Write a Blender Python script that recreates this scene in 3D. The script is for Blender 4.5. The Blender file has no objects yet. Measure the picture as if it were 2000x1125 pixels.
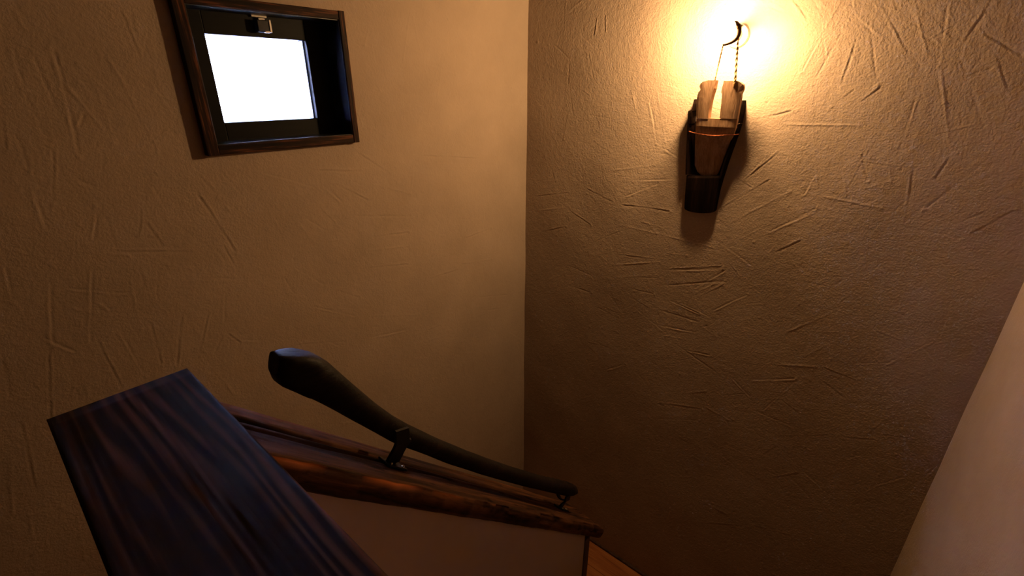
import bpy, bmesh, math, random
import numpy as np
from mathutils import Vector, Matrix

random.seed(7)
rng = np.random.default_rng(11)
scene = bpy.context.scene
C = scene.collection

# ------------------------------------------------------------------ camera
H = 1.40                       # lens height over the upper floor (z = 0)
F_PX, PIT, AZ = 928.0, math.radians(23.0), math.radians(40.8)
cam = bpy.data.cameras.new('camera'); cam_o = bpy.data.objects.new('camera', cam); C.objects.link(cam_o)
cam.sensor_width = 36.0; cam.lens = 36.0 * F_PX / 2000.0
cam.clip_start = 0.01
cam_o.location = (0, 0, H)
cam_o.rotation_euler = (math.pi / 2 - PIT, 0, AZ - math.pi / 2)
scene.camera = cam_o

# ------------------------------------------------------------------ light, exposure
SKY_STRENGTH = 50.0
BULB_STRENGTH = 800.0
world = bpy.data.worlds.new('overcast_sky'); scene.world = world; world.use_nodes = True
bg = world.node_tree.nodes['Background']
bg.inputs['Color'].default_value = (0.55, 0.56, 1.0, 1)
bg.inputs['Strength'].default_value = SKY_STRENGTH
vs = scene.view_settings
vs.view_transform = 'Standard'; vs.look = 'None'; vs.gamma = 1.0; vs.exposure = 0.0
vs.use_curve_mapping = False

# ------------------------------------------------------------------ measures (metres)
B = 1.80        # back wall,  plane x = B
L = 1.462       # left wall,  plane y = L
R = -0.27       # right wall, plane y = R
CEIL = H + 1.0
LAND = H - 2.44     # stair landing
LOW = LAND - 1.45   # floor the lower flight leads down to

def ray(px, py):
    r = (px - 1000) / F_PX; u = -(py - 562.5) / F_PX
    z = -math.sin(PIT) + u * math.cos(PIT); h = math.cos(PIT) + u * math.sin(PIT)
    return (h * math.cos(AZ) + r * math.sin(AZ), h * math.sin(AZ) - r * math.cos(AZ), z)
def on_x(px, py, x):
    d = ray(px, py); t = x / d[0]; return Vector((x, d[1] * t, d[2] * t + H))
def on_y(px, py, y):
    d = ray(px, py); t = y / d[1]; return Vector((d[0] * t, y, d[2] * t + H))

# ------------------------------------------------------------------ materials
def new_mat(name):
    m = bpy.data.materials.new(name); m.use_nodes = True
    nt = m.node_tree; b = nt.nodes['Principled BSDF']
    return m, nt, b
def node(nt, kind, **kw):
    n = nt.nodes.new(kind)
    for k, v in kw.items(): setattr(n, k, v)
    return n
def ramp(nt, stops):
    n = nt.nodes.new('ShaderNodeValToRGB'); e = n.color_ramp.elements
    e[0].position, e[0].color = stops[0][0], (*stops[0][1], 1)
    e[1].position, e[1].color = stops[-1][0], (*stops[-1][1], 1)
    for p, c in stops[1:-1]:
        x = e.new(p); x.color = (*c, 1)
    return n
def noise(nt, vec, scale, detail=4, rough=0.55, distort=0.0):
    n = nt.nodes.new('ShaderNodeTexNoise')
    n.inputs['Scale'].default_value = scale; n.inputs['Detail'].default_value = detail
    n.inputs['Roughness'].default_value = rough; n.inputs['Distortion'].default_value = distort
    if vec is not None: nt.links.new(vec, n.inputs['Vector'])
    return n
def mapping(nt, scale):
    tc = nt.nodes.new('ShaderNodeTexCoord'); mp = nt.nodes.new('ShaderNodeMapping')
    mp.inputs['Scale'].default_value = scale
    nt.links.new(tc.outputs['Object'], mp.inputs['Vector'])
    return mp.outputs['Vector']
def bump(nt, h, strength, dist, normal=None):
    b = nt.nodes.new('ShaderNodeBump'); b.inputs['Strength'].default_value = strength; b.inputs['Distance'].default_value = dist
    nt.links.new(h, b.inputs['Height'])
    if normal is not None: nt.links.new(normal, b.inputs['Normal'])
    return b.outputs['Normal']

def plaster(name, c0, c1, grain=1.0):
    m, nt, b = new_mat(name)
    v = mapping(nt, (1, 1, 1))
    n1 = noise(nt, v, 5.0, 5, 0.6); n2 = noise(nt, v, 170.0, 3, 0.6); n3 = noise(nt, v, 48.0, 4, 0.6)
    cr = ramp(nt, [(0.3, c0), (0.7, c1)])
    nt.links.new(n1.outputs['Fac'], cr.inputs['Fac']); nt.links.new(cr.outputs['Color'], b.inputs['Base Color'])
    b.inputs['Roughness'].default_value = 0.92; b.inputs['Specular IOR Level'].default_value = 0.15
    a = bump(nt, n3.outputs['Fac'], 0.34 * grain, 0.0040)
    a = bump(nt, n2.outputs['Fac'], 0.60 * grain, 0.0018, a)
    nt.links.new(a, b.inputs['Normal'])
    return m
M_PLASTER = plaster('scratched_plaster', (0.335, 0.255, 0.198), (0.385, 0.295, 0.23))
M_PLASTER_BACK = plaster('scratched_plaster_back', (0.335, 0.255, 0.198), (0.385, 0.295, 0.23), 1.7)
M_SMOOTH = plaster('smooth_plaster', (0.36, 0.275, 0.225), (0.40, 0.305, 0.25), 0.25)

def wood(name, dark, mid, light, along, rough=0.5, scale=1.0, spec=0.4, relief=0.4, stops=(0.36, 0.5, 0.66)):
    """grain runs along local axis `along` (0,1,2)"""
    m, nt, b = new_mat(name)
    s = [22.0 * scale] * 3; s[along] = 1.3 * scale
    v = mapping(nt, s)
    n1 = noise(nt, v, 1.6, 6, 0.62, 0.5)
    s2 = [90.0 * scale] * 3; s2[along] = 5.0 * scale
    n2 = noise(nt, mapping(nt, s2), 2.0, 4, 0.6)
    mx = node(nt, 'ShaderNodeMath', operation='MULTIPLY_ADD')
    mx.inputs[1].default_value = 0.35; nt.links.new(n2.outputs['Fac'], mx.inputs[0])
    ml = node(nt, 'ShaderNodeMath', operation='MULTIPLY'); ml.inputs[1].default_value = 0.65
    nt.links.new(n1.outputs['Fac'], ml.inputs[0]); nt.links.new(ml.outputs[0], mx.inputs[2])
    cr = ramp(nt, [(stops[0], dark), (stops[1], mid), (stops[2], light)])
    nt.links.new(mx.outputs[0], cr.inputs['Fac']); nt.links.new(cr.outputs['Color'], b.inputs['Base Color'])
    b.inputs['Roughness'].default_value = rough; b.inputs['Specular IOR Level'].default_value = spec
    nt.links.new(bump(nt, mx.outputs[0], relief, 0.004), b.inputs['Normal'])
    return m

M_FRAME_X = wood('burnt_frame_wood_x', (0.006, 0.003, 0.002), (0.024, 0.009, 0.005), (0.24, 0.080, 0.030), 0, 0.6, 0.6, 0.12, 0.4, (0.40, 0.475, 0.57))
M_FRAME_Z = wood('burnt_frame_wood_z', (0.006, 0.003, 0.002), (0.024, 0.009, 0.005), (0.24, 0.080, 0.030), 2, 0.6, 0.6, 0.12, 0.4, (0.40, 0.475, 0.57))
M_SASH = wood('black_sash', (0.0022, 0.0022, 0.0026), (0.0032, 0.0032, 0.0038), (0.005, 0.005, 0.006), 0, 0.5, 1, 0.12, 0.06)
M_LINER = wood('black_reveal', (0.004, 0.004, 0.005), (0.009, 0.009, 0.011), (0.016, 0.015, 0.018), 2, 0.34, 1, 0.5, 0.15)
M_FLOOR = wood('orange_floor', (0.20, 0.062, 0.018), (0.36, 0.125, 0.036), (0.46, 0.18, 0.055), 1, 0.45, 1, 0.3, 0.1)
M_BLOCK = wood('weathered_block', (0.20, 0.115, 0.064), (0.31, 0.19, 0.115), (0.42, 0.27, 0.17), 2, 0.85, 1.3, 0.1, 0.7)
M_TROUGH = wood('dark_trough', (0.003, 0.0014, 0.001), (0.006, 0.0028, 0.002), (0.014, 0.0062, 0.004), 2, 0.85, 1.2, 0.04, 0.4)
M_RAIL = wood('rail_branch', (0.002, 0.0010, 0.0008), (0.005, 0.0024, 0.0018), (0.016, 0.007, 0.0045), 0, 0.55, 1.0, 0.16, 0.5)
M_TRIM = wood('end_board', (0.02, 0.009, 0.006), (0.06, 0.028, 0.018), (0.11, 0.05, 0.03), 2, 0.6)

# stained plank with combed grain: ribs along local y
def plank_mat():
    m, nt, b = new_mat('stained_plank')
    v = mapping(nt, (1, 0.10, 1))
    wn = noise(nt, mapping(nt, (13, 1.2, 13)), 1.3, 2, 0.5)
    wc = node(nt, 'ShaderNodeVectorMath', operation='MULTIPLY_ADD'); wc.inputs[1].default_value = (0.075, 0.0, 0.0)
    nt.links.new(wn.outputs['Color'], wc.inputs[0]); nt.links.new(v, wc.inputs[2])
    w0 = node(nt, 'ShaderNodeTexWave', wave_type='BANDS', bands_direction='X')
    w0.inputs['Scale'].default_value = 21.0; w0.inputs['Distortion'].default_value = 5.0
    w0.inputs['Detail'].default_value = 2.0; w0.inputs['Detail Scale'].default_value = 0.5
    nt.links.new(wc.outputs[0], w0.inputs['Vector'])
    wm = noise(nt, mapping(nt, (20, 1.6, 20)), 1.0, 2, 0.5)
    wr = ramp(nt, [(0.38, (0.25, 0.25, 0.25)), (0.62, (1, 1, 1))]); nt.links.new(wm.outputs['Fac'], wr.inputs['Fac'])
    w = node(nt, 'ShaderNodeMath', operation='MULTIPLY')
    nt.links.new(w0.outputs['Fac'], w.inputs[0]); nt.links.new(wr.outputs['Color'], w.inputs[1])
    n = noise(nt, mapping(nt, (60, 2.2, 60)), 1.5, 5, 0.6, 0.4)
    big = noise(nt, mapping(nt, (9, 2.5, 9)), 1.6, 3, 0.5)
    a = node(nt, 'ShaderNodeMath', operation='MULTIPLY_ADD'); a.inputs[1].default_value = 0.42
    nt.links.new(w.outputs[0], a.inputs[0])
    s = node(nt, 'ShaderNodeMath', operation='MULTIPLY'); s.inputs[1].default_value = 0.45
    nt.links.new(n.outputs['Fac'], s.inputs[0]); nt.links.new(s.outputs[0], a.inputs[2])
    t = node(nt, 'ShaderNodeMath', operation='MULTIPLY_ADD'); t.inputs[1].default_value = 0.45
    nt.links.new(big.outputs['Fac'], t.inputs[0]); nt.links.new(a.outputs[0], t.inputs[2])
    cr = ramp(nt, [(0.38, (0.006, 0.0030, 0.0026)), (0.56, (0.016, 0.0075, 0.0050)), (0.84, (0.080, 0.033, 0.019))])
    nt.links.new(t.outputs[0], cr.inputs['Fac']); nt.links.new(cr.outputs['Color'], b.inputs['Base Color'])
    b.inputs['Roughness'].default_value = 0.55; b.inputs['Specular IOR Level'].default_value = 0.05
    nt.links.new(bump(nt, a.outputs[0], 0.35, 0.002), b.inputs['Normal'])
    return m
M_PLANK = plank_mat()

# old timber: grain along local x, charred patches, worn edge from the 'wear' attribute
def beam_mat():
    m, nt, b = new_mat('old_timber')
    n1 = noise(nt, mapping(nt, (2.2, 34, 34)), 1.6, 6, 0.62, 0.5)
    n2 = noise(nt, mapping(nt, (7, 26, 26)), 1.3, 4, 0.6)
    cr = ramp(nt, [(0.34, (0.010, 0.005, 0.003)), (0.5, (0.048, 0.019, 0.009)), (0.68, (0.12, 0.048, 0.021))])
    nt.links.new(n1.outputs['Fac'], cr.inputs['Fac'])
    ch = ramp(nt, [(0.56, (1, 1, 1)), (0.66, (0.18, 0.15, 0.14))])
    nt.links.new(n2.outputs['Fac'], ch.inputs['Fac'])
    mu = node(nt, 'ShaderNodeMix', data_type='RGBA', blend_type='MULTIPLY'); mu.inputs['Factor'].default_value = 1.0
    nt.links.new(cr.outputs['Color'], mu.inputs['A']); nt.links.new(ch.outputs['Color'], mu.inputs['B'])
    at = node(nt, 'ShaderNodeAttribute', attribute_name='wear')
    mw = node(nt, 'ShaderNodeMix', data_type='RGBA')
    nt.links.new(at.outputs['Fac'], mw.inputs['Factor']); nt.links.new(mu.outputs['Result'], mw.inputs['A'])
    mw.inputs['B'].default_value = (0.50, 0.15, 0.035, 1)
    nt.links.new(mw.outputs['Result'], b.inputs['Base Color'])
    b.inputs['Roughness'].default_value = 0.7; b.inputs['Specular IOR Level'].default_value = 0.1
    nt.links.new(bump(nt, n1.outputs['Fac'], 0.4, 0.004), b.inputs['Normal'])
    return m
M_BEAM = beam_mat()

def simple(name, col, rough=0.5, metal=0.0, spec=0.5, nscale=60.0, amount=0.25, bmp=0.1):
    m, nt, b = new_mat(name)
    n = noise(nt, mapping(nt, (1, 1, 1)), nscale, 4)
    cr = ramp(nt, [(0.3, tuple(c * (1 - amount) for c in col)), (0.7, tuple(min(1, c * (1 + amount)) for c in col))])
    nt.links.new(n.outputs['Fac'], cr.inputs['Fac']); nt.links.new(cr.outputs['Color'], b.inputs['Base Color'])
    b.inputs['Roughness'].default_value = rough; b.inputs['Metallic'].default_value = metal
    b.inputs['Specular IOR Level'].default_value = spec
    nt.links.new(bump(nt, n.outputs['Fac'], bmp, 0.002), b.inputs['Normal'])
    return m
M_IRON = simple('black_iron', (0.012, 0.013, 0.015), 0.42, 0.6)
M_RUST = simple('rusty_iron', (0.10, 0.045, 0.022), 0.75, 0.1, 0.3)
M_CORD = simple('hemp_cord', (0.34, 0.19, 0.08), 0.9, 0, 0.1, 400)
M_TWINE = simple('red_brown_twine', (0.42, 0.13, 0.055), 0.9, 0, 0.1, 400)
M_CHROME = simple('latch_metal', (0.55, 0.52, 0.50), 0.3, 1.0, 0.5, 90, 0.1, 0.02)
M_LATCH = simple('latch_dark', (0.02, 0.022, 0.028), 0.3, 0.3, 0.5)
M_SPACER = simple('glazing_spacer', (0.62, 0.66, 0.70), 0.3, 0.4, 0.5)
M_PORCELAIN = simple('porcelain', (0.80, 0.78, 0.74), 0.35, 0, 0.5, 20, 0.04, 0.01)
M_CEIL = plaster('ceiling_plaster', (0.52, 0.46, 0.38), (0.58, 0.51, 0.43), 0.4)
M_DARKWOOD = wood('hall_wood', (0.02, 0.01, 0.006), (0.05, 0.025, 0.014), (0.10, 0.05, 0.03), 0, 0.6)

m, nt, b = new_mat('bulb_glass')
b.inputs['Base Color'].default_value = (0.9, 0.85, 0.75, 1)
b.inputs['Emission Color'].default_value = (1.0, 0.61, 0.265, 1)
b.inputs['Emission Strength'].default_value = BULB_STRENGTH
M_BULB = m

m, nt, b = new_mat('window_glass')      # thin clear pane
tr = node(nt, 'ShaderNodeBsdfTransparent'); tr.inputs['Color'].default_value = (0.95, 0.98, 0.98, 1)
gl = node(nt, 'ShaderNodeBsdfGlossy'); gl.inputs['Roughness'].default_value = 0.03
fr = node(nt, 'ShaderNodeFresnel'); fr.inputs['IOR'].default_value = 1.45
mixs = node(nt, 'ShaderNodeMixShader')
nt.links.new(fr.outputs[0], mixs.inputs[0]); nt.links.new(tr.outputs[0], mixs.inputs[1]); nt.links.new(gl.outputs[0], mixs.inputs[2])
nt.links.new(mixs.outputs[0], nt.nodes['Material Output'].inputs['Surface'])
M_GLASS = m

# ------------------------------------------------------------------ mesh helpers
def link(name, me, mat, parent=None):
    o = bpy.data.objects.new(name, me); C.objects.link(o)
    if mat is not None: me.materials.append(mat)
    if parent is not None: o.parent = parent
    return o
def from_bm(name, bm, mat, parent=None, smooth=False):
    bmesh.ops.recalc_face_normals(bm, faces=bm.faces[:])
    me = bpy.data.meshes.new(name); bm.to_mesh(me); bm.free()
    if smooth: me.polygons.foreach_set('use_smooth', [True] * len(me.polygons))
    return link(name, me, mat, parent)
def tag(o, label, cat, group=None):
    o['label'] = label; o['category'] = cat
    if group: o['group'] = group
    return o
def struct(o):
    o['kind'] = 'structure'; return o
def empty(name, loc=(0, 0, 0)):
    o = bpy.data.objects.new(name, None); C.objects.link(o); o.location = loc; o.empty_display_size = 0.05
    return o
def box_bm(lo, hi, bevel=0.0, seg=2, bm=None):
    own = bm if bm is not None else bmesh.new()
    vs_ = [own.verts.new((x, y, z)) for x in (lo[0], hi[0]) for y in (lo[1], hi[1]) for z in (lo[2], hi[2])]
    fs = [(0, 1, 3, 2), (4, 6, 7, 5), (0, 4, 5, 1), (2, 3, 7, 6), (0, 2, 6, 4), (1, 5, 7, 3)]
    faces = [own.faces.new([vs_[i] for i in f]) for f in fs]
    if bevel:
        edges = list({e for f in faces for e in f.edges})
        bmesh.ops.bevel(own, geom=edges, offset=bevel, segments=seg, profile=0.5, affect='EDGES')
    return own
def box(name, lo, hi, mat, parent=None, bevel=0.0, seg=2):
    """box whose origin is its own centre, so that grain follows the piece"""
    c = Vector([(a + b_) / 2 for a, b_ in zip(lo, hi)])
    bm = box_bm([a - q for a, q in zip(lo, c)], [a - q for a, q in zip(hi, c)], bevel, seg)
    o = from_bm(name, bm, mat, parent)
    o.location = c - (parent.location if parent is not None else Vector())
    return o
def loft_bm(rings, cap=True, bm=None, close=True):
    own = bm if bm is not None else bmesh.new()
    vr = [[own.verts.new(p) for p in r] for r in rings]
    n = len(rings[0])
    for a, b_ in zip(vr[:-1], vr[1:]):
        for i in range(n if close else n - 1):
            j = (i + 1) % n
            own.faces.new((a[i], a[j], b_[j], b_[i]))
    if cap:
        own.faces.new(vr[0][::-1]); own.faces.new(vr[-1])
    return own
def tube_bm(pts, rad, n=8, bm=None):
    pts = [Vector(p) for p in pts]; rings = []
    up = Vector((0, 0, 1)); prev = None
    for i, p in enumerate(pts):
        t = (pts[min(i + 1, len(pts) - 1)] - pts[max(i - 1, 0)]).normalized()
        if prev is None:
            a = t.cross(up)
            if a.length < 1e-3: a = t.cross(Vector((1, 0, 0)))
        else:
            a = prev - t * prev.dot(t)
        a.normalize(); prev = a; b_ = t.cross(a)
        r = rad[i] if isinstance(rad, (list, tuple)) else rad
        rings.append([p + (a * math.cos(k * 2 * math.pi / n) + b_ * math.sin(k * 2 * math.pi / n)) * r for k in range(n)])
    return loft_bm(rings, True, bm)
def smooth_path(pts, m=6):
    """Catmull-Rom through the points"""
    P = [Vector(p) for p in pts]; out = []
    for i in range(len(P) - 1):
        p0, p1, p2, p3 = P[max(i - 1, 0)], P[i], P[i + 1], P[min(i + 2, len(P) - 1)]
        for k in range(m):
            t = k / m
            out.append(0.5 * ((2 * p1) + (p2 - p0) * t + (2 * p0 - 5 * p1 + 4 * p2 - p3) * t * t + (3 * p1 - p0 - 3 * p2 + p3) * t ** 3))
    out.append(P[-1]); return out

# ------------------------------------------------------------------ trowelled walls: real relief on a fine grid
def axis3(lo, a, m, b_, hi, s1, s2):
    return np.concatenate([axis(lo, a, m, m, s1)[:-1], axis(m, m, b_, hi, s2)])
def axis(lo, a, b_, hi, step, coarse=0.15):
    """coordinates: coarse outside [a,b], `step` inside"""
    out = []
    if a > lo: out += list(np.linspace(lo, a, max(2, int((a - lo) / coarse) + 1))[:-1])
    out += list(np.linspace(a, b_, int(round((b_ - a) / step)) + 1))
    if hi > b_: out += list(np.linspace(b_, hi, max(2, int((hi - b_) / coarse) + 1))[1:])
    return np.array(out)
def relief(U, V, strokes, seed, n_random, lo, hi):
    g = np.random.default_rng(seed)
    Hh = np.zeros((len(U), len(V)), np.float32)
    for k in range(26):          # slow unevenness of a hand-trowelled coat
        fu, fv = g.normal(0, 7, 2); Hh += (0.00030 * np.sin(fu * U[:, None] + fv * V[None, :] + g.uniform(0, 6.3))).astype(np.float32)
    allst = [(s, 1.0) for s in strokes]
    for k in range(n_random):
        u, v = g.uniform(lo[0], hi[0]), g.uniform(lo[1], hi[1]); ln = g.gamma(2.0, 0.035) + 0.015; a = g.uniform(0, math.pi)
        allst.append(((u, v, u + ln * math.cos(a), v + ln * math.sin(a)), g.uniform(0.25, 0.6)))
    for (u0, v0, u1, v1), amp in allst:
        ln = math.hypot(u1 - u0, v1 - v0)
        if ln < 1e-4: continue
        du, dv = (u1 - u0) / ln, (v1 - v0) / ln
        i0, i1 = np.searchsorted(U, [min(u0, u1) - 0.03, max(u0, u1) + 0.03]); j0, j1 = np.searchsorted(V, [min(v0, v1) - 0.03, max(v0, v1) + 0.03])
        if i1 <= i0 or j1 <= j0: continue
        uu, vv = np.meshgrid(U[i0:i1], V[j0:j1], indexing='ij')
        s = ((uu - u0) * du + (vv - v0) * dv) / ln
        d = -(uu - u0) * dv + (vv - v0) * du
        d = d + g.normal(0, 0.018) * ln * (s * (1 - s)) + 0.0005 * np.sin(s * ln * g.uniform(40, 110) + g.uniform(0, 6))
        w = g.uniform(0.0016, 0.0027) * (0.75 + 0.4 * amp)
        fade = np.clip(s / 0.12, 0, 1) * np.clip((1 - s) / 0.05, 0, 1) * (0.65 + 0.35 * np.sin(s * ln * g.uniform(15, 50) + g.uniform(0, 6)))
        sg = g.choice([-1, 1]); A = 0.00085 * amp * g.uniform(0.7, 1.25)
        kind = g.uniform()
        if kind < 0.5:      # groove with a lip on one side
            h = -np.exp(-(d / w) ** 2) + 0.85 * np.exp(-((d - sg * 1.9 * w) / (1.1 * w)) ** 2)
        elif kind < 0.8:    # ridge the trowel edge left
            h = np.exp(-(d / (1.1 * w)) ** 2)
        else:               # plain scratch
            h = -np.exp(-(d / w) ** 2)
        Hh[i0:i1, j0:j1] += (A * h * fade).astype(np.float32)
        if g.uniform() < 0.4:        # blob of plaster at the lift-off point
            rr = (uu - u1) ** 2 + (vv - v1) ** 2
            Hh[i0:i1, j0:j1] += (1.1 * A * np.exp(-rr / 0.0042 ** 2)).astype(np.float32)
    for k in range(n_random // 2):   # small crumbs and pits
        u, v = g.uniform(lo[0], hi[0]), g.uniform(lo[1], hi[1]); r0 = g.uniform(0.002, 0.0042)
        i0, i1 = np.searchsorted(U, [u - 0.02, u + 0.02]); j0, j1 = np.searchsorted(V, [v - 0.02, v + 0.02])
        if i1 <= i0 or j1 <= j0: continue
        uu, vv = np.meshgrid(U[i0:i1], V[j0:j1], indexing='ij')
        Hh[i0:i1, j0:j1] += (g.choice([-1, 1]) * g.uniform(0.0003, 0.0012) * np.exp(-((uu - u) ** 2 + ((vv - v) * g.uniform(0.6, 1.6)) ** 2) / r0 ** 2)).astype(np.float32)
    return Hh
def grid_wall(name, U, V, Hh, place, mat, hole=None, flip=False):
    nu, nv = len(U), len(V)
    uu, vv = np.meshgrid(U, V, indexing='ij')
    co = place(uu, vv, Hh).reshape(-1, 3).astype(np.float32)
    idx = np.arange(nu * nv).reshape(nu, nv)
    q = np.stack([idx[:-1, :-1], idx[1:, :-1], idx[1:, 1:], idx[:-1, 1:]], -1)
    if flip: q = q[..., ::-1]
    keep = np.ones((nu - 1, nv - 1), bool)
    if hole is not None:
        cu = (U[:-1] + U[1:]) / 2; cv = (V[:-1] + V[1:]) / 2
        keep &= ~(((cu > hole[0]) & (cu < hole[1]))[:, None] & ((cv > hole[2]) & (cv < hole[3]))[None, :])
    q = q[keep].reshape(-1, 4)
    me = bpy.data.meshes.new(name)
    me.vertices.add(len(co)); me.vertices.foreach_set('co', co.ravel())
    me.loops.add(q.size); me.loops.foreach_set('vertex_index', q.ravel().astype(np.int32))
    me.polygons.add(len(q))
    me.polygons.foreach_set('loop_start', np.arange(0, q.size, 4, dtype=np.int32))
    me.polygons.foreach_set('use_smooth', np.ones(len(q), bool))
    me.update(calc_edges=True); me.validate()
    return struct(link(name, me, mat))

def crop(segs, ox, oy, sc):
    return [(ox + a / sc, oy + b_ / sc, ox + c / sc, oy + d / sc) for a, b_, c, d in segs]
BACK_MARKS = crop([(100,0,170,80),(0,30,140,70),(345,105,205,350),(245,140,145,320),(400,140,320,385),(445,90,480,375),(490,0,630,260),(640,0,700,250),(795,0,745,295),(600,110,750,195),(990,0,820,250),(940,140,1125,250),(1000,180,880,325),(885,330,1000,295),(850,255,960,590),(1005,235,1050,390),(1125,270,1080,375),(760,290,795,625),(650,430,580,655),(500,380,410,450),(650,660,605,980),(520,640,540,800),(410,670,440,800),(330,730,345,870),(800,690,730,790),(940,720,690,920),(230,860,500,915),(225,920,0,1020),(210,760,155,860),(540,990,860,1050),(780,1000,960,930),(880,1035,1090,920),(60,545,395,550),(0,510,130,485),(360,50,500,180),(200,0,225,40),(300,40,255,115),(345,180,380,265),(385,390,280,470)], 1500, 0, 2.25) \
 + crop([(500,345,530,530),(530,330,560,520),(880,440,1030,405),(985,455,1270,460),(850,655,930,570),(980,555,850,660),(765,765,950,655),(790,820,1020,700),(915,860,1120,760),(965,925,1060,880),(810,645,880,690),(750,880,880,975),(755,800,790,835),(410,720,540,670),(430,660,620,655),(270,690,370,740),(400,750,580,775),(470,810,550,835),(380,820,750,910),(210,770,290,825),(110,850,200,830),(560,925,640,935),(550,990,770,985),(560,1045,780,1030),(400,1010,550,1020),(790,965,830,1015),(210,400,190,510),(310,60,300,130),(340,50,340,120),(80,720,210,705),(90,770,190,760),(380,930,520,950),(360,625,520,605),(360,970,540,960),(440,350,460,420),(640,1090,740,1040),(660,1060,780,990),(260,0,210,40),(150,160,210,215),(210,230,205,310),(280,190,300,290),(545,20,500,90),(1030,0,1080,65),(540,560,620,580)], 1000, 0, 1.874) \
 + crop([(530,48,740,38),(550,105,750,88),(365,68,525,80),(515,190,660,235),(540,152,660,205),(510,243,650,270),(530,280,590,290),(560,300,720,410),(700,195,830,135),(640,150,740,100),(760,25,800,75),(960,270,1130,195),(1090,390,1210,440),(1090,440,1175,505),(920,380,1080,390),(840,435,1000,430),(770,425,840,500),(715,470,790,530),(990,445,880,545),(680,530,760,575),(510,518,670,540),(500,570,660,578),(735,700,850,800),(740,660,850,708),(920,780,1010,765),(1010,745,1120,850),(970,770,1060,865),(640,940,830,950),(660,860,760,910),(400,110,500,135),(420,145,480,185),(300,180,380,225),(190,100,280,130),(580,485,680,475),(600,330,700,350),(350,30,520,20),(190,30,290,75),(260,310,300,350),(330,400,400,380)], 1000, 500, 1.8)
LEFT_MARKS = crop([(60,40,105,125),(55,205,110,400),(100,390,220,640),(65,570,130,750),(5,470,25,660),(145,240,250,480),(245,230,350,690),(280,360,460,580),(420,370,500,630),(520,30,620,260),(470,250,580,440),(450,360,550,470),(560,430,690,670),(655,120,625,260),(695,230,685,310),(235,640,235,900),(150,830,210,1020),(460,680,440,830),(430,950,410,1055),(340,790,420,820),(230,170,215,215),(370,500,345,560),(195,660,210,700),(760,560,800,480),(680,740,692,770),(350,80,420,170),(600,60,600,130),(240,220,255,290)], 0, 0, 2.25) \
 + crop([(20,490,60,660),(225,560,235,850),(410,480,400,840),(565,480,620,770),(690,510,690,640),(330,430,580,450),(460,430,880,432),(310,680,490,715),(660,740,710,930),(520,770,640,980),(420,810,540,1040),(345,850,390,1080),(215,850,215,1080),(180,805,330,870),(640,300,720,415),(620,240,610,360),(850,150,1040,440),(870,90,960,190),(980,400,1030,490),(280,590,575,615),(440,650,490,690),(800,700,775,930),(915,690,875,880),(980,790,945,870),(1000,790,1060,835),(950,960,1035,1065),(5,880,45,1080),(990,610,985,740)], 0, 300, 2.25) \
 + crop([(725,110,910,230),(520,205,790,210),(270,215,540,290),(580,280,670,360),(630,270,800,355),(800,270,1000,320),(1020,180,1005,320),(480,430,590,500),(520,345,640,470),(700,430,1040,430),(820,535,1000,510),(780,600,1000,575),(780,685,1000,665),(440,680,590,770),(390,730,435,810),(640,790,760,830),(520,870,740,920),(800,915,1060,912),(790,1025,980,985),(1330,895,1480,875),(1320,830,1480,815),(1250,660,1400,640),(1270,540,1400,490),(1050,135,1350,150),(430,1060,690,1040),(1090,740,1250,690)], 400, 250, 2.5) \
 + crop([(455,40,420,280),(605,60,620,85),(520,240,520,310),(290,420,320,400),(470,690,455,850),(770,100,750,180),(270,130,250,200),(290,520,300,570)], 600, 0, 2.25) \
 + [(95, 690, 100, 830), (40, 820, 70, 960), (150, 1000, 165, 1090), (45, 1010, 120, 990), (20, 900, 25, 1010)]

# back wall
sb = [(*on_x(a, b_, B).yz, *on_x(c, d, B).yz) for a, b_, c, d in BACK_MARKS]
Ub = axis(R - 0.03, R - 0.03, L + 0.03, L + 0.03, 0.0025); Vb = axis3(LOW, H - 2.5, H - 1.3, H + 0.36, CEIL, 0.004, 0.0025)
hb = 1.35 * relief(Ub, Vb, sb, 3, 800, (R, H - 2.5), (L, H + 0.4))
grid_wall('wall_back', Ub, Vb, hb, lambda u, v, h: np.stack([B - h, u, v], -1), M_PLASTER_BACK, flip=True)
# left wall, with the opening for the window
WX0, WX1, WZ0, WZ1 = 0.450, 0.902, H - 0.169, H + 0.206       # outside of the box frame
HOLE = (WX0 + 0.008, WX1 - 0.008, WZ0 + 0.008, WZ1 - 0.008)
sl = [(on_y(a, b_, L).x, on_y(a, b_, L).z, on_y(c, d, L).x, on_y(c, d, L).z) for a, b_, c, d in LEFT_MARKS]
Ul = axis(-2.3, -0.26, B + 0.03, B + 0.03, 0.0027); Vl = axis3(LOW, H - 2.2, H - 1.25, H + 0.36, CEIL, 0.0045, 0.0027)
hl = 1.1 * relief(Ul, Vl, sl, 5, 700, (-0.3, H - 2.2), (B, H + 0.4))
# the wall lies flat under the frame
fu = (Ul > WX0 - 0.0) & (Ul < WX1 + 0.0); fv = (Vl > WZ0) & (Vl < WZ1)
hl[np.ix_(fu, fv)] = 0
grid_wall('wall_left', Ul, Vl, hl, lambda u, v, h: np.stack([u, L - h, v], -1), M_PLASTER, hole=HOLE)
# right wall
Ur = axis(-2.3, 0.7, B + 0.03, B + 0.03, 0.006); Vr = axis(LOW, H - 1.8, H - 0.2, CEIL, 0.006)
hr = relief(Ur, Vr, [], 9, 170, (0.7, H - 1.8), (B, H - 0.2)) * 0.7
grid_wall('wall_right', Ur, Vr, hr, lambda u, v, h: np.stack([u, R + h, v], -1), M_PLASTER, flip=True)

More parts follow.
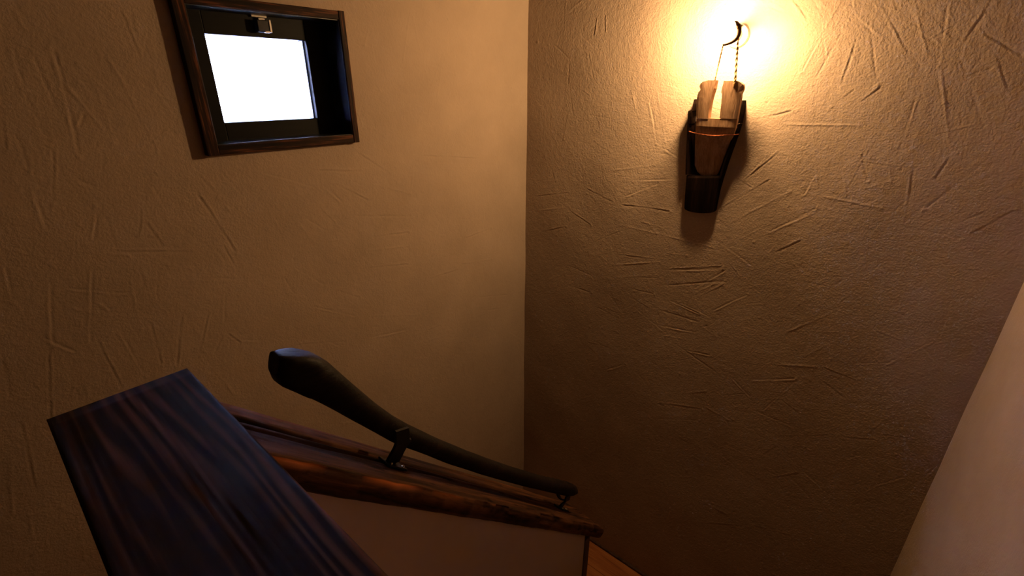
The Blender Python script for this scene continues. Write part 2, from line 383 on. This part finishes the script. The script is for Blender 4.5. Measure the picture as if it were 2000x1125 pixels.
# ------------------------------------------------------------------ the rest of the shell
struct(box('ceiling', (-2.3, R - 0.1, CEIL), (B + 0.1, L + 0.1, CEIL + 0.1), M_DARKWOOD))
struct(box('wall_rear', (-2.4, R - 0.1, LOW), (-2.3, L + 0.1, CEIL), M_DARKWOOD))
struct(box('floor', (-2.3, R, -0.22), (-0.02, L, 0.0), M_FLOOR))
struct(box('floor_lower', (-2.3, R, LOW - 0.1), (B, L, LOW), M_FLOOR))

# landing of boards
SY0, SY1 = 0.512, 0.643        # the half wall between the two flights
XE = 0.935                      # where its plaster ends
landing = struct(empty('floor_landing', (0.0, 0.0, LAND)))
lx0, wd = 0.965, 0.139
for k in range(6):
    box('plank', (lx0 + k * wd + 0.0008, R + 0.004, LAND - 0.03), (min(lx0 + (k + 1) * wd - 0.0008, B - 0.004), L - 0.004, LAND), M_FLOOR, landing, 0.0012, 1)
box('joist_deck', (lx0, R + 0.004, LAND - 0.2), (B - 0.004, L - 0.004, LAND - 0.031), M_DARKWOOD, landing)
struct(box('baseboard_back', (B - 0.010, R + 0.002, LAND), (B + 0.004, L - 0.002, LAND + 0.014), M_TRIM, None, 0.002, 1))

# upper flight (along the left wall) and lower flight (before the half wall)
def flight(name, x0, x1, n, z0, z1, y0, y1):
    t = struct(empty(name, (x0, y0, z1)))
    run = (x1 - x0) / n; rise = (z1 - z0) / (n + 1)
    for k in range(n):
        za = z0 + rise * (k + 1); xa = x0 + run * k
        a, b_ = sorted((xa, xa + run)); nose = -0.02 if run > 0 else 0.02
        box('tread', (a + min(nose, 0), y0, za - 0.03), (b_ + max(nose, 0), y1, za), M_FLOOR, t, 0.004)
        xr = xa
        box('riser', (xr - 0.008, y0, za - rise), (xr + 0.008, y1, za - 0.03), M_DARKWOOD, t)
    return t
flight('stairs_upper', 0.955, -0.015, 5, LAND, 0.0, SY1 + 0.018, L - 0.006)
flight('stairs_lower', -0.6, 0.955, 7, LOW, LAND, R + 0.006, SY0 - 0.008)

# half walls under the caps
SL0, SLK = H - 0.25, -1.025     # top of the sloping cap: z = SL0 + SLK * x
TH = 0.053                      # its vertical thickness
bm = bmesh.new()
prof = [(0.112, LOW), (XE, LOW), (XE, SL0 + SLK * XE - TH - 0.0008), (0.112, SL0 + SLK * 0.112 - TH - 0.0008)]
loft_bm([[(x, SY0, z) for x, z in prof], [(x, SY1, z) for x, z in prof]], True, bm)
struct(from_bm('wall_center', bm, M_SMOOTH))
PZ = H - 0.338                  # top of the parapet plank
struct(box('wall_front', (0.003, R + 0.003, -0.9), (0.108, SY1, PZ - 0.036), M_SMOOTH))
struct(box('trim_1', (XE + 0.001, SY0 - 0.004, LAND), (XE + 0.027, SY1 + 0.004, SL0 + SLK * (XE + 0.027) - TH - 0.001), M_TRIM, None, 0.002, 1))

# ------------------------------------------------------------------ parapet plank
P0, P1 = -0.0135, 0.1245
PY1 = 1.983 * (H - PZ)
def ribbed_plank(name, x0, x1, y0, y1, z0, z1, mat):
    """plank with combed (raised) grain on top, grain along y; local origin at centre"""
    g = np.random.default_rng(21)
    nx, ny = 90, 36
    xs = np.linspace(x0, x1, nx); ys = np.linspace(y0, y1, ny)
    cx, cy, cz = (x0 + x1) / 2, (y0 + y1) / 2, (z0 + z1) / 2
    ph = np.cumsum(g.uniform(0.25, 1.0, nx)); 
    bm = bmesh.new(); top = []
    for i, x in enumerate(xs):
        row = []
        for j, y in enumerate(ys):
            e = min(x - x0, x1 - x, y1 - y) ; rd = max(0.0, 0.003 - e)
            wob = 0.9 * math.sin(3.1 * y + 0.05 * i) + 0.4 * math.sin(8 * y)
            am = 0.00022 * (0.6 + 0.5 * math.sin(0.13 * i + 0.7)) * min(1, e / 0.01)
            h = am * math.sin(2.3 * ph[i] + wob) - rd * rd / 0.003 * 0.6
            row.append(bm.verts.new((x - cx, y - cy, z1 - cz + h - 0.0003)))
        top.append(row)
    for i in range(nx - 1):
        for j in range(ny - 1):
            f = bm.faces.new((top[i][j], top[i + 1][j], top[i + 1][j + 1], top[i][j + 1])); f.smooth = True
    loop = [top[i][0] for i in range(nx)] + [top[-1][j] for j in range(1, ny)] + [top[i][-1] for i in range(nx - 2, -1, -1)] + [top[0][j] for j in range(ny - 2, 0, -1)]
    low = [bm.verts.new((v.co.x, v.co.y, z0 - cz)) for v in loop]
    for k in range(len(loop)):
        m_ = (k + 1) % len(loop)
        bm.faces.new((loop[k], low[k], low[m_], loop[m_]))
    bm.faces.new(low)
    o = from_bm(name, bm, mat); o.location = (cx, cy, cz)
    return o
o = ribbed_plank('parapet_cap', P0, P1, R + 0.004, PY1, PZ - 0.036, PZ, M_PLANK)
tag(o, 'wide near-black stained plank with ribbed grain lying level on the parapet in the foreground', 'plank')

# ------------------------------------------------------------------ sloping timber on the half wall
def sloped_cap():
    g = np.random.default_rng(5)
    xs0, xs1 = 0.128, 1.040
    ux = Vector((1, 0, SLK)).normalized(); uz = Vector((-ux.z, 0, ux.x))
    org = Vector((xs0, 0.5, SL0 + SLK * xs0))
    Ln = (xs1 - xs0) / ux.x; W = 0.157; T = 0.037
    ns = 150
    # across the top: dense near the two cracks
    ty = sorted(set([round(v, 5) for v in list(np.linspace(0.006, W - 0.006, 26)) + [0.0765, 0.0785, 0.0805, 0.0825, 0.0845, 0.0985, 0.1005, 0.1025, 0.1045, 0.1065]]))
    bm = bmesh.new(); wear = bm.verts.layers.float.new('wear')
    rows = []
    for i in range(ns + 1):
        s = Ln * i / ns; x = xs0 + s * ux.x
        endr = max(0.0, 1 - (Ln - s) / 0.012); shrink = 0.010 * endr ** 2
        fe = 0.0022 * math.sin(23 * s) + 0.0016 * math.sin(61 * s + 1) + 0.001 * math.sin(140 * s)
        sec = []
        def add(y, z, w=0.0):
            v = bm.verts.new((s, y, z)); v[wear] = w; sec.append(v)
        # front face upward (y small) with a worn, rounded arris
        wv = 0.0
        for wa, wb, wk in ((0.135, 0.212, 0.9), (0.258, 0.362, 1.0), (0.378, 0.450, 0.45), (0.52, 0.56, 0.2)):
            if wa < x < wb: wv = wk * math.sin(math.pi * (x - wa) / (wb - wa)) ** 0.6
        add(0.004 + fe * 0.5 + shrink * 0.4, -T + shrink)
        add(0.0 + fe * 0.5 + shrink * 0.4, -T + 0.004 + shrink)
        add(0.0 + fe + shrink * 0.4, -0.022)
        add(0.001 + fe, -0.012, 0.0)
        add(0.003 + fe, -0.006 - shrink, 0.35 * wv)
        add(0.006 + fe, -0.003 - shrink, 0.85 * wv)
        for y in ty:
            c1 = 0.0805 + 0.0012 * math.sin(8 * s) + 0.001 * math.sin(31 * s); c2 = 0.1025 + 0.0012 * math.sin(6 * s + 2)
            d1 = 0.016 * (1.0 if s < 0.55 else max(0.15, 1 - (s - 0.55) / 0.5)); d2 = 0.014 * max(0.05, 1 - max(0, s - 0.75) / 0.4)
            z = -d1 * math.exp(-((y - c1) / 0.0030) ** 2) - d2 * math.exp(-((y - c2) / 0.0026) ** 2)
            z += 0.0008 * math.sin(50 * y + 7 * s) + 0.0006 * math.sin(160 * y + 3 * s) - 0.004 * max(0, 1 - y / 0.03) ** 2
            z += 0.002 if y > c2 else 0.0
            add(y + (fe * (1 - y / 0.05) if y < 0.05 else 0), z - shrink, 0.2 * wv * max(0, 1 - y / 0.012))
        add(W, -0.006 - shrink); add(W, -T + 0.004); add(W - 0.004, -T + shrink)
        rows.append(sec)
    n = len(rows[0])
    for a, b_ in zip(rows[:-1], rows[1:]):
        for k in range(n):
            m_ = (k + 1) % n
            f = bm.faces.new((a[k], b_[k], b_[m_], a[m_])); f.smooth = True
    bm.faces.new(rows[0]); bm.faces.new(rows[-1][::-1])
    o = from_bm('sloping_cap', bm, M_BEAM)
    M = Matrix((( ux.x, 0, uz.x, org.x), (0, 1, 0, org.y), (ux.z, 0, uz.z, org.z), (0, 0, 0, 1)))
    o.matrix_world = M
    return o
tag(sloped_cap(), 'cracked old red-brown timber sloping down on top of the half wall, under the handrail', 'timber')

# ------------------------------------------------------------------ handrail: a crooked branch on two iron brackets
RY = 0.578
TOPC = [(537,689),(560,686),(585,685),(616,691),(636,704),(657,722),(698,759),(731,786),(769,813),(798,830),(856,857),(913,881),(996,911),(1058,930),(1108,941),(1120,946)]
BOTC = [(531,730),(541,749),(570,760),(599,773),(630,789),(657,803),(690,822),(715,836),(765,863),(790,873),(835,889),(872,904),(938,925),(1017,947),(1105,967),(1119,963)]
def resample(pts, n):
    P = [Vector((*p, 0)) for p in pts]; d = [0]
    for a, b_ in zip(P[:-1], P[1:]): d.append(d[-1] + (b_ - a).length)
    out = []
    for k in range(n):
        t = d[-1] * k / (n - 1); i = max(j for j in range(len(d)) if d[j] <= t + 1e-9); i = min(i, len(P) - 2)
        f = (t - d[i]) / (d[i + 1] - d[i]); out.append(P[i].lerp(P[i + 1], f))
    return out
rail = empty('handrail', (0.36, RY, SL0 + SLK * 0.36))
NR = 70
tp, bt = resample(TOPC, NR), resample(BOTC, NR)
rings = []
for k in range(NR):
    a = on_y(tp[k].x, tp[k].y, RY); b_ = on_y(bt[k].x, bt[k].y, RY)
    c = (a + b_) / 2; hv = (a - b_) / 2; r = hv.length
    f = k / (NR - 1)
    wy = 0.036 * (1 - f) ** 2 + r * (1 - (1 - f) ** 2) if f < 0.35 else r
    wy = min(wy, r * 1.1)
    if f < 0.02: wy *= 0.9
    ex = 0.62 if f < 0.12 else 0.9
    ring = []
    for q in range(20):
        t = 2 * math.pi * q / 20 + math.pi / 20
        cs, sn = math.cos(t), math.sin(t)
        lump = 1 + 0.018 * math.sin(3 * t + 9 * f) + 0.012 * math.sin(5 * t + 40 * f)
        ring.append(c + hv * (math.copysign(abs(sn) ** ex, sn) * lump) + Vector((0, wy, 0)) * (math.copysign(abs(cs) ** ex, cs) * lump) - rail.location)
    rings.append(ring)
bm = loft_bm(rings, True)
for f_ in bm.faces: f_.smooth = len(f_.verts) == 4
o = from_bm('rail', bm, M_RAIL, rail)
def bracket(x, up_px, w, hgt, rad):
    zt = SL0 + SLK * x
    ux = Vector((1, 0, SLK)).normalized(); uz = Vector((-ux.z, 0, ux.x))
    br = empty('bracket'); br.parent = rail
    base = Vector((x, RY, zt)) - rail.location
    br.location = base
    # plate lying on the timber
    M = Matrix(((ux.x, 0, uz.x, 0), (0, 1, 0, 0), (ux.z, 0, uz.z, 0), (0, 0, 0, 1)))
    bm = box_bm((-0.024, -0.017, 0.0005), (0.024, 0.017, 0.0045), 0.0012)
    bmesh.ops.transform(bm, matrix=M, verts=bm.verts[:]); from_bm('base_plate', bm, M_IRON, br)
    # flat strap rising from the plate and lapping up the near side of the branch
    top = Vector(up_px)
    side = smooth_path([Vector((0, 0.002, 0.003)), Vector((top.x * 0.45, -rad * 0.4, 0.028)), Vector((top.x * 0.9, -rad * 1.0, top.z + 0.006)), Vector((top.x, -rad * 1.14, top.z + rad * 1.35))], 6)
    rr = []
    for k, p in enumerate(side):
        f = k / (len(side) - 1); ww = w * (1.0 - 0.18 * f)
        t = (side[min(k + 1, len(side) - 1)] - side[max(k - 1, 0)]).normalized(); nrm = Vector((1, 0, 0)).cross(t).normalized() * 0.0026
        wx = (ux * 0.35 + Vector((0.65, 0, 0))).normalized() * (ww / 2)
        rr.append([p - wx - nrm, p + wx - nrm, p + wx + nrm, p - wx + nrm])
    from_bm('strap', loft_bm(rr), M_IRON, br)
    # saddle under the branch
    rs = []
    for k in range(13):
        a = math.radians(205 + 140 * k / 12)
        cpt = top + uz * rad
        dirv = Vector((0, math.cos(a), 0)) + uz * math.sin(a)
        p = cpt + dirv * (rad + 0.001)
        rs.append([p - ux * w * 0.36, p + ux * w * 0.36, p + ux * w * 0.36 + dirv * 0.004, p - ux * w * 0.36 + dirv * 0.004])
    from_bm('saddle', loft_bm(rs), M_IRON, br)
    for s in (-1, 1):
        bm = bmesh.new()
        bmesh.ops.create_uvsphere(bm, u_segments=10, v_segments=6, radius=0.0038)
        bmesh.ops.scale(bm, vec=(1, 1, 0.5), verts=bm.verts[:])
        bmesh.ops.transform(bm, matrix=Matrix.Translation(ux * (0.016 * s) + uz * 0.0048 + Vector((0, -0.009, 0))), verts=bm.verts[:])
        from_bm('screw', bm, M_CHROME, br, True)
bracket(0.350, (0.008, 0, 0.054), 0.031, 0.06, 0.026)
bracket(0.895, (0.001, 0, 0.040), 0.028, 0.05, 0.018)
tag(rail, 'crooked dark branch handrail on two iron brackets above the sloping timber', 'handrail')

# ------------------------------------------------------------------ window in the left wall
YF = L - 0.024                 # front of the box frame
YS = L + 0.058                 # face of the sash
win = struct(empty('window_1', ((WX0 + WX1) / 2, L, WZ0)))
FL, FR_, FT, FB = 0.028, 0.0195, 0.024, 0.025
box('frame_board', (WX0, YF, WZ0), (WX0 + FL, L + 0.12, WZ1), M_FRAME_Z, win, 0.0018)
box('frame_board', (WX1 - FR_, YF, WZ0), (WX1, L + 0.12, WZ1), M_FRAME_Z, win, 0.0018)
box('frame_board', (WX0 + FL, YF + 0.0015, WZ1 - FT), (WX1 - FR_, L + 0.12, WZ1 - 0.001), M_FRAME_X, win, 0.0018)
box('frame_board', (WX0 + FL, YF + 0.0015, WZ0 + 0.001), (WX1 - FR_, L + 0.12, WZ0 + FB), M_FRAME_X, win, 0.0018)
IX0, IX1, IZ0, IZ1 = WX0 + FL, WX1 - FR_, WZ0 + FB, WZ1 - FT
for lo, hi in (((IX0, YF + 0.004, IZ0), (IX0 + 0.002, YS, IZ1)), ((IX1 - 0.002, YF + 0.004, IZ0), (IX1, YS, IZ1)),
               ((IX0 + 0.002, YF + 0.0055, IZ1 - 0.002), (IX1 - 0.002, YS, IZ1)), ((IX0 + 0.002, YF + 0.0055, IZ0), (IX1 - 0.002, YS, IZ0 + 0.002))):
    box('liner', lo, hi, M_LINER, win)
GX0, GX1, GZ0, GZ1 = 0.536, 0.812, H - 0.0935, H + 0.1265
sash = empty('sash'); sash.parent = win; sash.location = (0, 0, 0)
def sbox(name, lo, hi, mat, bev=0.002):
    c = Vector([(a + q) / 2 for a, q in zip(lo, hi)])
    bm = box_bm([a - q for a, q in zip(lo, c)], [a - q for a, q in zip(hi, c)], bev)
    o = from_bm(name, bm, mat, sash); o.location = c - win.location; return o
sbox('stile', (IX0, YS, IZ0), (GX0, YS + 0.05, IZ1), M_SASH)
sbox('stile', (GX1, YS, IZ0), (IX1, YS + 0.05, IZ1), M_SASH)
sbox('rail', (GX0, YS + 0.0008, GZ1), (GX1, YS + 0.05, IZ1), M_SASH)
sbox('rail', (GX0, YS + 0.0008, IZ0), (GX1, YS + 0.05, GZ0), M_SASH)
sbox('pane', (GX0 - 0.002, YS + 0.018, GZ0 - 0.002), (GX1 + 0.002, YS + 0.0182, GZ1 + 0.002), M_GLASS, 0)
sbox('pane', (GX0 - 0.002, YS + 0.036, GZ0 - 0.002), (GX1 + 0.002, YS + 0.0362, GZ1 + 0.002), M_GLASS, 0)
sbox('spacer', (GX1 - 0.004, YS + 0.019, GZ0), (GX1, YS + 0.035, GZ1), M_SPACER, 0.0005)
sbox('spacer', (GX0, YS + 0.019, GZ0), (GX0 + 0.003, YS + 0.035, GZ1), M_SPACER, 0.0005)
latch = empty('latch'); latch.parent = win; latch.location = on_y(507, 45, YS) - win.location
def lbox(name, lo, hi, mat, bev=0.001):
    return from_bm(name, box_bm(lo, hi, bev), mat, latch)
lbox('strike_plate', (-0.022, -0.006, 0.013), (0.020, 0.000, 0.020), M_CHROME)
lbox('catch', (-0.006, -0.010, 0.006), (0.012, 0.000, 0.012), M_CHROME)
lbox('latch_body', (-0.016, -0.022, -0.024), (0.015, 0.000, 0.006), M_LATCH, 0.002)
lbox('lever', (0.0155, -0.024, -0.024), (0.021, -0.002, 0.008), M_CHROME)
lbox('thumb_tab', (-0.002, -0.030, -0.026), (0.012, -0.022, -0.021), M_CHROME)

# ------------------------------------------------------------------ wall lamp: pulley block in a hollow log, hung under a bulb
lamp = empty('wall_lamp', on_x(1366, 412, B))
LO = lamp.location
def W(px, py, off): return on_x(px, py, B - off) - LO
# hollow log: solid half round below, trough above
def row_pts(pl, pr, py, off):
    a = W(pl, py, off); b_ = W(pr, py, off); return a, b_
bm = bmesh.new()
def dsec(pl, pr, py, bulge, n=14, sag=(0, 0)):
    out = []
    for k in range(n + 1):
        f = k / n; q = math.sin(math.pi * f)
        p = W(pl + (pr - pl) * (0.5 - 0.5 * math.cos(math.pi * f)), py + sag[0] * q ** 0.8 + sag[1] * f, 0.02)
        out.append(Vector((-(0.012 + bulge * q ** 0.7), p.y, p.z)))
    return out + [Vector((-0.001, out[-1].y, out[-1].z)), Vector((-0.001, out[0].y, out[0].z))]
loft_bm([dsec(1335.5, 1396, 404, 0.018, sag=(7, 8)), dsec(1336, 1398.5, 395, 0.020, sag=(5, 4)), dsec(1338, 1404.5, 370, 0.024), dsec(1340, 1411, 347, 0.024), dsec(1340, 1411.5, 343, 0.019)], True, bm)
def uwall(rows, t=0.008, floor=0.0):
    rings = []
    for pl, pr, py, rim in rows:
        a = W(pl, py, 0.02); b_ = W(pr, py, 0.02); y0, y1, z = a.y, b_.y, (a.z + b_.z) / 2; s_ = -1 if y0 > y1 else 1
        rings.append([Vector(p) for p in [(-0.001, y0, z), (-0.014, y0, z), (-rim, y0 + s_ * 0.002, z), (-rim, y0 + s_ * t, z), (-0.010, y0 + s_ * (t + 0.006), z),
                      (-0.010, y1 - s_ * (t + 0.006), z), (-rim, y1 - s_ * t, z), (-rim, y1 - s_ * 0.002, z), (-0.014, y1, z), (-0.001, y1, z)]])
    loft_bm(rings, True, bm)
uwall([(1340, 1411.5, 344, 0.034), (1341.5, 1421, 315, 0.038), (1343.5, 1431, 287, 0.041), (1345.5, 1440, 262, 0.044), (1346, 1447, 240, 0.044)])
# the two cheeks of the trough run on above its back
def cheek(rows, w):
    rings = []
    for p0, py, rim in rows:
        a = W(p0, py, 0.02); y, z = a.y, a.z
        rings.append([Vector((-0.001, y, z)), Vector((-rim, y + w * 0.2, z)), Vector((-rim, y + w, z)), Vector((-0.001, y + w, z))])
    loft_bm(rings, True, bm)
cheek([(1346, 240.5, 0.044), (1346.5, 219, 0.042), (1347, 216, 0.040), (1354, 214, 0.038), (1354.5, 203, 0.034), (1355.5, 194, 0.028)], -0.017)
cheek([(1447, 240.5, 0.044), (1451, 222, 0.042), (1453.5, 205, 0.036), (1454, 196, 0.028)], 0.009)
o = from_bm('hollow_log', bm, M_TROUGH, lamp); o['label'] = 'dark hollowed log holding the block'
# block: leans out at the top; body plus two prongs, rounded in front
def lean(py): return 0.056 * max(0.0, (343 - py) / 186)
def bsec(pl, pr, py, cl, cr, n=10, back=0.014, edge=0.026, front=0.046):
    """a slice between pl..pr of a rounded piece that spans cl..cr"""
    sh = lean(py); off = sh + edge
    a = W(pl, py, off); b_ = W(pr, py, off); c0 = W(cl, py, off).y; c1 = W(cr, py, off).y; z = (a.z + b_.z) / 2
    out = []
    for k in range(n + 1):
        y = a.y + (b_.y - a.y) * k / n
        q = max(-1, min(1, 2 * (y - c0) / (c1 - c0) - 1))
        out.append(Vector((-(sh + edge + (front - edge) * math.sqrt(max(0, 1 - q * q))), y, z)))
    return out + [Vector((-back - sh, b_.y, z)), Vector((-back - sh, a.y, z))]
bm = bmesh.new()
body = [(1369, 1398, 343), (1362, 1403, 337), (1357, 1408, 325), (1357, 1414, 308), (1357.5, 1421, 290), (1359, 1434, 262), (1360, 1438, 247), (1361, 1441, 231)]
fronts = [0.013, 0.014, 0.014, 0.015, 0.019, 0.036, 0.043, 0.042]
loft_bm([bsec(l, r, y, l - 2, r + 2, back=0.003, edge=fr_ * 0.55, front=fr_) for (l, r, y), fr_ in zip(body, fronts)], True, bm)
leftp = [(1361, 1386, 231.5), (1361, 1387.5, 215), (1361.5, 1390, 202), (1363, 1392.5, 190), (1366, 1395.5, 180.5), (1370.5, 1397, 175.5), (1370, 1398, 173), (1368.5, 1398.5, 169), (1370, 1399.5, 164), (1376, 1400.5, 159.5), (1386, 1401, 157)]
loft_bm([bsec(l, r, y, 1359, 1443 + (231 - y) * 0.16, 6, front=0.043) for l, r, y in leftp], True, bm)
rightp = [(1409, 1441, 231.5), (1410.5, 1443.5, 215), (1412, 1446, 202), (1413, 1448, 190), (1413.5, 1448.5, 184), (1412, 1449.5, 181), (1413, 1452.5, 175), (1414, 1453, 170), (1415.5, 1452, 165), (1416.5, 1447, 160.5), (1417, 1442, 158)]
loft_bm([bsec(l, r, y, 1359, 1443 + (231 - y) * 0.16, 6, front=0.043) for l, r, y in rightp], True, bm)
o = from_bm('pulley_block', bm, M_BLOCK, lamp); o['label'] = 'weathered slotted wooden pulley block'
# twine round the log and block
tw = [W(1345, 256, 0.018), W(1346.5, 257, 0.0465), W(1356, 259.5, 0.051), W(1366, 261.5, 0.057), W(1382, 264, 0.0625), W(1398, 265, 0.0635), W(1414, 264, 0.061), W(1428, 263.5, 0.054), W(1437, 263, 0.048), W(1442, 262, 0.018)]
pth = smooth_path(tw, 6); bm = bmesh.new()
for s in (0, math.pi):
    hp = [p + Vector((0, 0.0, 0.0009 * math.sin(k * 1.15 + s))) + Vector((-0.0009 * math.cos(k * 1.15 + s), 0, 0)) for k, p in enumerate(pth)]
    tube_bm(hp, 0.0013, 6, bm)
from_bm('twine', bm, M_TWINE, lamp, True)
# cords
def cord(pts, r, name='cord'):
    pth = smooth_path(pts, 16); bm = bmesh.new()
    for s in (0, math.pi):
        hp = [p + Vector((math.cos(k * 0.8 + s), math.sin(k * 0.8 + s), 0)) * r * 0.75 for k, p in enumerate(pth)]
        tube_bm(hp, r, 6, bm)
    return from_bm(name, bm, M_CORD, lamp, True)
cord([W(1394.5, 168, 0.088), W(1397, 155, 0.098), W(1404, 124, 0.108), W(1411, 94, 0.142), W(1413.5, 86, 0.160)], 0.0013)
cord([W(1434.5, 170, 0.088), W(1436, 156, 0.098), W(1439, 110, 0.108), W(1441, 72, 0.146), W(1440, 50, 0.158)], 0.0024)
# iron hook that carries the cords, its stem goes into the wall
hk = smooth_path([W(1443, 52, 0.0), W(1442, 51, 0.07), W(1440, 48.5, 0.130), W(1437, 47.5, 0.150), W(1433, 49, 0.156)], 6)
bm = tube_bm(hk, [0.0065 + 0.0065 * (k / (len(hk) - 1)) ** 3 for k in range(len(hk))], 10)
hk2 = smooth_path([W(1440, 49, 0.150), W(1442.5, 58, 0.150), W(1441.5, 68, 0.152), W(1437, 76, 0.155), W(1429, 82, 0.158), W(1418, 86, 0.160), W(1412, 86.5, 0.160)], 6)
tube_bm(hk2, [0.0090 - 0.0055 * k / (len(hk2) - 1) for k in range(len(hk2))], 10, bm)
from_bm('hook', bm, M_RUST, lamp, True)
# bulb and its porcelain socket on the wall
BC = on_x(1412, 63, B - 0.146) - LO
bm = bmesh.new(); rings = []
prof = [(0.030, 0.001), (0.0285, 0.010), (0.024, 0.0185), (0.016, 0.0252), (0.004, 0.029), (-0.008, 0.0285), (-0.020, 0.0235), (-0.029, 0.0175), (-0.040, 0.0145), (-0.058, 0.0135)]
for d, r in prof:
    rings.append([Vector((BC.x - d, BC.y + r * math.cos(t), BC.z + r * math.sin(t))) for t in [2 * math.pi * q / 24 for q in range(24)]])
from_bm('bulb', loft_bm(rings), M_BULB, lamp, True)
bm = bmesh.new(); rings = []
for x, r in [(-0.082, 0.0135), (-0.084, 0.0165), (-0.056, 0.0175), (-0.020, 0.019), (-0.018, 0.034), (-0.006, 0.036), (-0.0008, 0.036)]:
    rings.append([Vector((x, BC.y + r * math.cos(t), BC.z + r * math.sin(t))) for t in [2 * math.pi * q / 24 for q in range(24)]])
from_bm('socket', loft_bm(rings), M_PORCELAIN, lamp, False)
tag(lamp, 'lit rustic wall lamp of hollow log and slotted block on the back wall', 'lamp')
